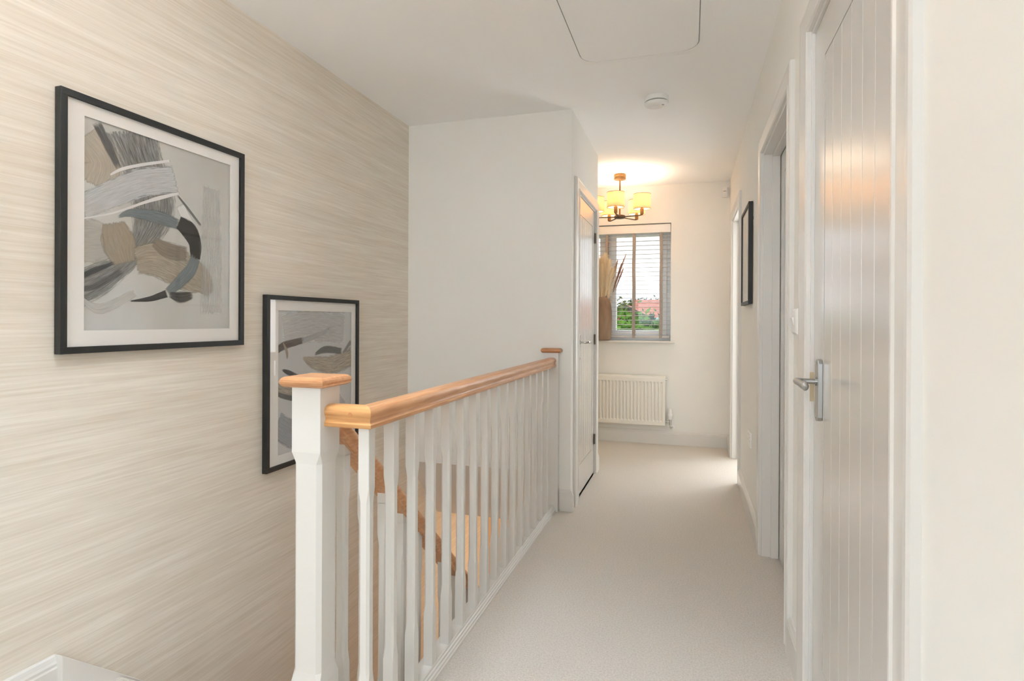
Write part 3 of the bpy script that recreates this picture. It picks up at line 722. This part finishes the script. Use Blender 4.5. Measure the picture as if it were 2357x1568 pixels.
P3 = [([(.2, .2, .06), (.5, .5, .1), (.8, .7, .06)], (186, 178, 164), .7, .5)]
p3 = picture('framed_print', 'narrowly seen black framed print hanging on the right wall', XR, -1, 3.5, 3.98, 1.237, 1.815, .026, .02, (3.57, 3.91, 1.31, 1.745), P3, (222, 214, 198), (214, 206, 190))
b = MB(); b.box(XR-.0015, XR, 3.486, 3.51, 1.71, 1.728); b.build('mirror_plate', M_CHROME, p3)

# ------------------------------------------------------------------ balustrade
def chamfer_post(b, cx, cy, s, z0, z1, ca, cb, c, tr):
    """square post with stop chamfers between ca and cb"""
    h = s/2
    def rg(z, k, inset=0):
        hh = h-inset
        return [(cx+x, cy+y, z) for x, y in ((-hh+k, -hh), (hh-k, -hh), (hh, -hh+k), (hh, hh-k), (hh-k, hh), (-hh+k, hh), (-hh, hh-k), (-hh, -hh+k))]
    e = .0012
    b.loft([rg(z0, e), rg(ca, e), rg(ca+tr, c, s*.03), rg(cb-tr, c, s*.03), rg(cb, e), rg(z1, e)])
def cap_mesh(b, cx0, cx1, cy0, cy1, z0, th):
    """nosed square cap"""
    r_ = th/2; rings = []
    for i in range(9):
        a = -PI/2+PI*i/8; o = r_*math.cos(a)-r_; z = z0+r_+r_*math.sin(a)
        rings.append([(cx0-o, cy0-o, z), (cx1+o, cy0-o, z), (cx1+o, cy1+o, z), (cx0-o, cy1+o, z)])
    b.loft(rings)
NX, NY, NS_ = -.938, 1.298, .086
RB, RT = .862, .917
RPROF = [(-.0285, 0), (.0285, 0), (.030, .002), (.030, .010), (.0275, .0125), (.0245, .016), (.0245, .020), (.026, .026), (.0295, .032), (.0300, .040), (.0275, .047), (.022, .052), (.012, .0545), (0, .055),
         (-.012, .0545), (-.022, .052), (-.0275, .047), (-.0300, .040), (-.0295, .032), (-.026, .026), (-.0245, .020), (-.0245, .016), (-.0275, .0125), (-.030, .010), (-.030, .002)]
lb = thing('landing_balustrade', (GX, 2.3, 0), 'white balustrade with oak handrail along the landing edge', 'balustrade')
# front newel
b = MB(); chamfer_post(b, NX, NY, NS_, -.3, .963, .2, .795, .011, .03); nw = b.build('newel_post', M_TRIM, lb, bevel=.0008)
o_ = .022
b = MB(); cap_mesh(b, NX-NS_/2-o_, NX+NS_/2+o_, NY-NS_/2-o_, NY+NS_/2+o_, .962, .028); b.build('newel_cap', M_OAKE, nw)
# far half newel against the bulkhead
b = MB(); b.box(GX-.043, GX+.043, 3.356, YB, .0, .946); nf = b.build('newel_post', M_TRIM, lb, bevel=.001)
b = MB(); cap_mesh(b, GX-.061, GX+.061, 3.338, YB+.0, .945, .028); b.build('newel_cap', M_OAKE, nf)
# handrail: short return from the newel, mitred into the long run
YR = 1.302
b = MB()
A = [(NX+NS_/2, YR+a, RB+c) for a, c in RPROF]
Bm = [(GX-a*-1, YR+(-a)*-1, RB+c) for a, c in RPROF]
# run 1 (along X): local +a -> +Y ; mitre ring lies on the diagonal x=GX-a', y=YR+a'
ringA = [(NX+NS_/2, YR+a, RB+c) for a, c in RPROF]
ringM = [(GX-a, YR+a, RB+c) for a, c in RPROF]
b.loft([ringA, ringM]); b.cur = 0
hr = b.build('handrail', [M_OAKX], lb, smooth=True)
b = MB(); ringM2 = [(GX-a, YR+a, RB+c) for a, c in RPROF]; ringE = [(GX-a, 3.356, RB+c) for a, c in RPROF]
b.loft([ringM2, ringE]); b.build('handrail', M_OAK, lb, smooth=True)
b = MB(); b.tube([(-.819, YR-.0305, RB+.034), (-.819, YR-.026, RB+.034)], .0058, 18); b.build('screw_plug', M_KNOT, hr)
# base rail with its stepped nosing
b = MB()
BP = [(-.035, -.3), (.028, -.3), (.030, .0), (.030, .008), (.026, .010), (.026, .017), (.021, .020), (.021, .027), (.0165, .030), (.0165, .036), (.014, .04), (-.033, .04), (-.035, .038)]
BP = [(x, z) for x, z in BP]
b.prism([(GX+x, z) for x, z in BP], 'y', 1.27, YB)
b.box(NX+NS_/2, GX-.035, YR-.03, YR+.03, -.3, .04)
b.build('base_rail', M_TRIM, lb)
proto = None
for k in range(16):
    yy = 1.3035+.1275*k
    if proto is None:
        b = MB(); chamfer_post(b, GX, yy, .031, .04, RB+.001, .2, .705, .0065, .035)
        proto = b.build('baluster', M_TRIM, lb, bevel=0)
    else:
        o = proto.copy(); COL.objects.link(o); o.parent = lb; o.location = (0, .1275*k, 0)

# stair flight
ST = thing('staircase', (-1.33, 1.36, -.3), 'carpeted white staircase going down beside the wallpapered wall', 'staircase')
RISE, GO, Y0S = .2, .23, 1.385
SLOPE = RISE/GO
for k in range(12):
    b = MB(); y = Y0S+k*GO; z = -(k+1)*RISE
    r_ = .014
    pts = [(y-.02, z-.05), (y+GO-.012, z-.05), (y+GO+.002, z-.04), (y+GO+.008, z-.02), (y+GO+.006, z-.006), (y+GO-.004, z), (y-.02, z)]
    b.prism(pts, 'x', XL+.036, NX-.028)
    b.box(XL+.036, NX-.028, y-.026, y-.012, z, z+RISE-(.05 if k else 0.3*0))
    b.build('tread', M_CARPET, ST, smooth=False)
def string_mesh(x0, x1, up_):
    b = MB(); ya, yb_ = 1.205, 4.12
    def zt(y): return .163+up_-.87*(y-1.208)
    b.prism([(ya, -.3), (ya, zt(ya)), (yb_, zt(yb_)), (yb_, max(LOW, zt(yb_)-.34)), (1.6, zt(1.6)-.36)], 'x', x0, x1)
    return b
string_mesh(XL+.0015, XL+.036, .0).build('stair_string', M_TRIM, ST, bevel=.002)
b = MB()
def zt(y): return .163-.87*(y-1.208)+.03
b.prism([(NY+.04, -.33), (NY+.04, zt(NY+.04)), (4.1, zt(4.1)), (4.1, LOW), (3.9, LOW)], 'x', NX-.028, NX+.02)
b.build('stair_string', M_TRIM, ST, bevel=.002)
b = MB(); b.box(XL+.02, NX-.03, 1.345, 1.392, -.06, .002); b.build('landing_nosing', M_CARPET, ST, bevel=.018, seg=4)
# stair balustrade (descending)
SB = thing('stair_balustrade', (NX, 2.2, 0), 'white balusters and sloping oak handrail descending with the stairs', 'balustrade')
TANR = .873
def zr(y): return .915-TANR*(y-NY-NS_/2)      # top of the rail
b = MB(); ya, yb_ = NY+NS_/2, 3.9
cosr = 1/math.sqrt(1+TANR**2)
def rrng(y):
    # profile is perpendicular to the rail, cut plumb
    return [(NX-a, y, zr(y)-.055/cosr+c/cosr) for a, c in RPROF]
b.loft([rrng(ya), rrng(yb_)]); b.build('handrail', M_OAK, SB, smooth=True)
sp = None
for k in range(20):
    y = 1.42+.1165*k
    b = MB(); bot = zt(y)-.005; top = zr(y)-.055/cosr+.012
    tp = .13
    # sloped top follows the rail
    chamfer_post(b, NX, y, .031, bot, top-.03, bot+.16, top-tp, .0065, .035)
    b.loft([[(NX+x, y+yy, top-.031) for x, yy in ((-.0155, -.0155), (.0155, -.0155), (.0155, .0155), (-.0155, .0155))], [(NX+x, y+yy, top-.012-TANR*yy) for x, yy in ((-.0155, -.0155), (.0155, -.0155), (.0155, .0155), (-.0155, .0155))]])
    b.build('baluster', M_TRIM, SB)

# ------------------------------------------------------------------ chandelier
CHX, CHY = -.584, 5.03
ch = thing('chandelier', (CHX, CHY, H), 'bronze five-arm ceiling light with lit cream drum shades', 'ceiling light')
b = MB(); b.lathe([(.05, 0), (.052, -.003), (.052, -.02), (.049, -.023), (.049, -.026), (.052, -.029), (.05, -.044), (.012, -.046), (.009, -.052)], (CHX, CHY, H), 36); b.build('ceiling_rose', M_BRONZE, ch, smooth=True)
b = MB(); b.tube([(CHX, CHY, H-.045), (CHX, CHY, 2.045)], .0065, 14); b.build('rod', M_BRONZE, ch, smooth=True)
HZ = 2.033
b = MB(); b.lathe([(.012, .022), (.03, .018), (.046, .012), (.048, .008), (.048, -.006), (.044, -.01), (.03, -.013), (.004, -.0135)], (CHX, CHY, HZ), 32); b.build('hub', M_BRONZE_D, ch, smooth=True)
AR = .206
va = math.atan2(CHY, CHX)      # direction camera -> lamp
for k in range(5):
    ph = math.radians(-9.4+72*k)
    # angle measured from the direction towards the camera
    f2 = Vector((-math.cos(va), -math.sin(va))); s2 = Vector((math.sin(va), -math.cos(va)))
    d = f2*math.cos(ph)+s2*math.sin(ph)
    P_ = lambda r_, z: (CHX+d.x*r_, CHY+d.y*r_, z)
    b = MB(); b.tube([P_(.04, HZ), P_(AR-.03, HZ-.004), P_(AR-.012, HZ-.003), P_(AR, HZ+.006)], [(.007, .005)]*3+[.008], 10); arm = b.build('arm', M_BRONZE_D, ch, smooth=True)
    c_ = P_(AR, HZ)
    b = MB(); b.lathe([(.006, -.004), (.013, .001), (.0145, .006), (.0145, .042), (.0165, .044), (.0165, .05), (.011, .052), (.011, .066)], c_, 18); b.build('lamp_holder', M_BRONZE, arm, smooth=True)
    b = MB(); zs, hs, rs_ = .045, .126, .072
    prof = [(rs_, zs), (rs_, zs+hs), (rs_-.0015, zs+hs), (rs_-.0015, zs)]
    b.loft([[(c_[0]+r_*math.cos(2*PI*i/40), c_[1]+r_*math.sin(2*PI*i/40), c_[2]+z) for i in range(40)] for r_, z in prof+prof[:1]], cap=False)
    b.build('lamp_shade', M_SHADE, arm, smooth=True)
    for zz in (zs, zs+hs-.003):
        b = MB(); b.loft([[(c_[0]+r_*math.cos(2*PI*i/40), c_[1]+r_*math.sin(2*PI*i/40), c_[2]+z) for i in range(40)] for r_, z in ((rs_+.0006, zz), (rs_+.0006, zz+.003), (rs_-.0022, zz+.003), (rs_-.0022, zz), (rs_+.0006, zz))], cap=False)
        b.build('shade_rim', M_BRONZE, arm)
    b = MB(); b.lathe([(.008, .066), (.013, .072), (.019, .088), (.020, .1), (.015, .114), (.006, .120)], c_, 14); bu = b.build('bulb', M_BULB, arm, smooth=True)
    l = lamp('chandelier_lamp', 'POINT', (c_[0], c_[1], c_[2]+.128), 1.7, (1, .9, .73), radius=.03)
    l.parent = arm; l.location = Vector((c_[0], c_[1], c_[2]+.128))-parent_loc(arm)

# added copy as ceiling fill, out of view above the stair head
c2 = copy_tree(ch); c2.location = (-.78, 1.0, H); c2['label'] = 'added copy of the bronze five-arm ceiling light, out of view, for fill'
for a_ in c2.children:
    for q_ in a_.children:
        if q_.type == 'LIGHT':
            q_.data = q_.data.copy(); q_.data.energy = 18.5; q_.data.color = (.75, .875, 1)
# pendant added out of view for the warm light in the hall below
pd = thing('added_pendant', (-.9, 4.3, -.26), 'added unseen pendant lamp with a cone shade, warming the hall below the landing', 'pendant lamp')
b = MB(); b.lathe([(.04, 0), (.04, -.02), (.004, -.025)], (-.9, 4.3, -.26), 24); b.tube([(-.9, 4.3, -.28), (-.9, 4.3, -.5)], .003, 8); b.build('cord', M_WHITE, pd)
b = MB(); b.lathe([(.10, -.62), (.12, -.62), (.06, -.5), (.05, -.5)], (-.9, 4.3, 0), 24, cap=False); b.build('lamp_shade', M_SHADE, pd)
l = lamp('added_hall_lamp', 'POINT', (-.9, 4.3, -.85), 11, (1, .74, .5), radius=.05)

# ------------------------------------------------------------------ vase and dried grasses
vx, vy, vz = -.80, 5.565-.03, WZ0
vy = 5.49
vx = -.805
vs_t = MB()
prof = [(.070, 0), (.086, .006), (.094, .03), (.100, .12), (.101, .2), (.098, .28), (.090, .34), (.080, .375), (.070, .395), (.060, .403), (.052, .404), (.050, .39), (.06, .36), (.06, .30)]
rings = []
for r_, z in prof:
    ring_ = []
    for i in range(40):
        a = 2*PI*i/40
        wob = 1+.035*noise.noise(Vector((math.cos(a)*1.4, math.sin(a)*1.4, z*5)))
        ring_.append((vx+r_*wob*math.cos(a), vy+r_*.55*wob*math.sin(a), vz+z))
    rings.append(ring_)
vs_t.loft(rings)
v = vs_t.build('vase', M_VASE, smooth=True, origin=(vx, vy, vz)); tag(v, 'tall brown carved wood vase on the window sill', 'vase')

def plume(name, base, tip, label, group, m_pl, dens, spread, hair, seed, start=.5):
    rnd = random.Random(seed)
    base = Vector(base); tip = Vector(tip)
    t = thing(name, base, label, 'dried grass', group)
    ctrl = base.lerp(tip, .55)+Vector(((base.x-tip.x)*.12, 0, 0))
    def pt(u): return base*(1-u)**2+ctrl*2*u*(1-u)+tip*u*u
    b = MB(); b.tube([pt(i/8) for i in range(9)], [.0018-.0012*i/8 for i in range(9)], 6); b.build('stem', M_STEM, t)
    b = MB()
    for i in range(dens):
        u = start+(1-start)*rnd.random()**.9
        p = pt(u); tn = (pt(min(1, u+.02))-pt(u-.02)).normalized()
        a = rnd.random()*2*PI; e1 = tn.cross(Vector((0, 1, 0))).normalized(); e2 = tn.cross(e1)
        side = e1*math.cos(a)+e2*math.sin(a)*.7
        k = math.sin(PI*min(1, (u-start)/(1-start)*.86+.1))**.7
        L_ = hair*(.5+.8*rnd.random())*k+.008
        d = (tn*(1.0+.3*rnd.random())+side*spread*(.5+rnd.random())).normalized()
        q0 = p; q1 = p+d*L_*.55; q2 = p+d*L_+Vector((0, 0, -.18*L_*rnd.random()))+side*L_*.15
        wv = tn.cross(d).normalized()*.0007 if tn.cross(d).length > 1e-4 else Vector((.0007, 0, 0))
        b.add([q0-wv, q0+wv, q1+wv*1.2, q1-wv*1.2, q2], [(0, 1, 2, 3), (3, 2, 4)])
    b.build('plume', m_pl, t)
    return t
mouth = (vx, vy, vz+.39)
pl = [(-.09, .76, 0), (-.05, .80, 1), (-.02, .76, 2), (.015, .80, 3), (.05, .74, 4), (.02, .66, 5), (-.04, .66, 6), (-.10, .64, 7), (-.13, .72, 8), (.075, .66, 9), (-.005, .70, 10)]
for dx, hz, sd in pl:
    r_ = random.Random(sd)
    bx_ = (vx+dx*.3, vy+r_.uniform(-.012, .012), vz+.10)
    plume('pampas_plume', bx_, (vx+dx*1.2+.015, vy+r_.uniform(-.04, .02), vz+hz), 'fluffy cream dried pampas plume standing in the wooden vase', 'cream pampas plumes in the vase', M_PAMP, 1500, .5, .11, sd, start=.46)
for dx, hz, sd in ((.225, .80, 11), (.185, .71, 12), (.15, .75, 13), (.12, .68, 14), (.20, .66, 15), (.16, .62, 16)):
    r_ = random.Random(sd)
    plume('dried_reed', (vx+.012+dx*.08, vy+r_.uniform(-.012, .01), vz+.12), (vx+dx, vy+r_.uniform(-.03, .0), vz+hz), 'thin reddish brown dried reed leaning right out of the vase', 'brown reeds in the vase', M_PAMPB, 420, .22, .055, sd, start=.62)

# ------------------------------------------------------------------ outside the window
GZ = -3.0
b = MB(); b.box(-60, 40, YF+.35, 90, GZ-.2, GZ); o = b.build('lawn', M_LAWN); tag(o, 'green ground outside beyond the window', 'ground', kind='structure')
def to_world(px, py, Y):
    d = fwd+r2*((px-CX)/FPX)-u2*((py-CY)/FPX)
    t_ = Y/d.y
    return Vector((0, 0, EYE))+d*t_
# house with a red tiled roof
hs = thing('house', (to_world(1470, 741, 27).x, 30, GZ), 'red roofed brick house seen through the window slats', 'house')
gl = to_world(1400, 737, 26); gr = to_world(1478, 741, 26); ap = to_world(1436, 700, 26)
rr = to_world(1560, 703, 31)
b = MB()
gx0, gx1, gz = ap.x-2.1, ap.x+2.1, ap.z-1.05
b.prism([(gx0, GZ), (gx1, GZ), (gx1, gz), (ap.x, ap.z-.05), (gx0, gz)], 'y', 26, 33)
b.box(ap.x, ap.x+12, 28.5, 33, GZ, gz)
b.build('brick_walls', M_BRICK, hs)
b = MB()
def slab(p, q, t_=.15):
    b.add(p+q, [])
b.prism([(gx0-.3, gz-.12), (ap.x, ap.z), (gx1+.3, gz-.12), (gx1+.3, gz-.27), (ap.x, ap.z-.15), (gx0-.3, gz-.27)], 'y', 25.8, 33)
b.prism([(27.9, gz-.2), (30.6, ap.z+.35), (33.4, gz-.2), (33.4, gz-.35), (30.6, ap.z+.2), (27.9, gz-.35)], 'x', ap.x, ap.x+12)
b.build('tiled_roof', M_TILE, hs)
b = MB()
b.prism([(gx0-.34, gz-.2), (ap.x, ap.z+.02), (gx1+.34, gz-.2), (gx1+.34, gz-.42), (ap.x, ap.z-.2), (gx0-.34, gz-.42)], 'y', 25.72, 25.8)
b.build('bargeboard', M_BARGE, hs)
sh = to_world(1508, 741, 20)
b = MB(); sx0 = to_world(1474, 741, 20).x; b.box(sx0, sx0+2.6, 20, 22.5, GZ, to_world(1500, 722, 20).z-.25); g_ = b
g_.prism([(sx0-.1, to_world(1500, 722, 20).z-.25), (sx0+1.3, to_world(1500, 722, 20).z), (sx0+2.7, to_world(1500, 722, 20).z-.25)], 'y', 19.9, 22.6)
o = g_.build('garden_building', M_PALE, origin=(sx0+1.3, 21, GZ)); tag(o, 'pale blue garden building beside the dark conifer outside', 'outbuilding')

def tree(name, x, y, ztop, rx, rz, label, m_l, n_l=2600, seed=1, size=.13, cone=False, zc=None):
    t = thing(name, (x, y, GZ), label, 'tree'); rnd = random.Random(seed)
    b = MB(); b.tube([(x, y, GZ), (x+.1, y, (GZ+ztop)/2), (x, y, ztop-.3)], [.14, .09, .02], 8)
    for k in range(9):
        a = rnd.random()*2*PI; z = ztop-rz*(.4+1.2*rnd.random()); L_ = rx*.8
        b.tube([(x, y, z-.3), (x+math.cos(a)*L_*.6, y+math.sin(a)*L_*.6, z), (x+math.cos(a)*L_, y+math.sin(a)*L_, z+.3)], [.04, .025, .008], 6)
    b.build('trunk', M_BARK, t)
    b = MB()
    cl = [(rnd.gauss(0, .45), rnd.gauss(0, .45), rnd.uniform(-.85, .85)) for _ in range(34)]
    for i in range(n_l):
        if cone:
            h = rnd.random()**.6; r_ = rx*h*math.sqrt(rnd.random()); a = rnd.random()*2*PI
            p = Vector((x+r_*math.cos(a), y+r_*math.sin(a), ztop-2*rz*h-.15*r_))
        else:
            c_ = cl[rnd.randrange(34)]
            k = (1-min(.95, abs(c_[2]))**2)**.5
            p = Vector((x+(c_[0]*k+rnd.gauss(0, .2))*rx, y+(c_[1]*k+rnd.gauss(0, .2))*rx, ztop-rz+(c_[2]+rnd.gauss(0, .13))*rz))
        e1 = Vector((rnd.gauss(0, 1), rnd.gauss(0, 1), rnd.gauss(0, 1))).normalized(); e2 = e1.cross(Vector((rnd.gauss(0, 1), rnd.gauss(0, 1), .3))).normalized()
        s_ = size*(.6+.8*rnd.random())
        b.add([p-e1*s_, p+e2*s_*.4, p+e1*s_, p-e2*s_*.4], [(0, 1, 2, 3)])
    b.build('foliage', m_l, t)
for i, (px, py, Y, rx, rz, lab, mm, nl, sz, cn) in enumerate([
    (1425, 716, 15, 1.15, 1.5, 'bright green bushy tree outside at the lower left of the window', M_LEAF, 5200, .1, False),
    (1462, 728, 17, 1.0, 1.3, 'mid green bush outside directly behind the middle blind tape', M_LEAF, 3600, .1, False),
    (1500, 724, 15.5, .75, .9, 'dark green conifer outside in front of the pale garden building', M_LEAFD, 3800, .08, True),
    (1408, 690, 22, 1.3, 1.7, 'sparse olive tree outside rising left of the brick gable', M_LEAFO, 1500, .1, False),
    (1492, 689, 36, 1.6, 1.3, 'dark tree showing above the red roof ridge', M_LEAFD, 1500, .14, False),
    (1462, 692, 38, 2.2, 1.2, 'olive treetop behind the red roof, left of the dark one', M_LEAFO, 1800, .14, False),
    (1525, 735, 15, 1.0, 1.2, 'low green hedge-like tree outside at the right edge of the glass', M_LEAF, 3000, .1, False)]):
    p = to_world(px, py, Y); tree('garden_tree', p.x, Y, p.z, rx, rz, lab, mm, nl, i+20, sz, cn)
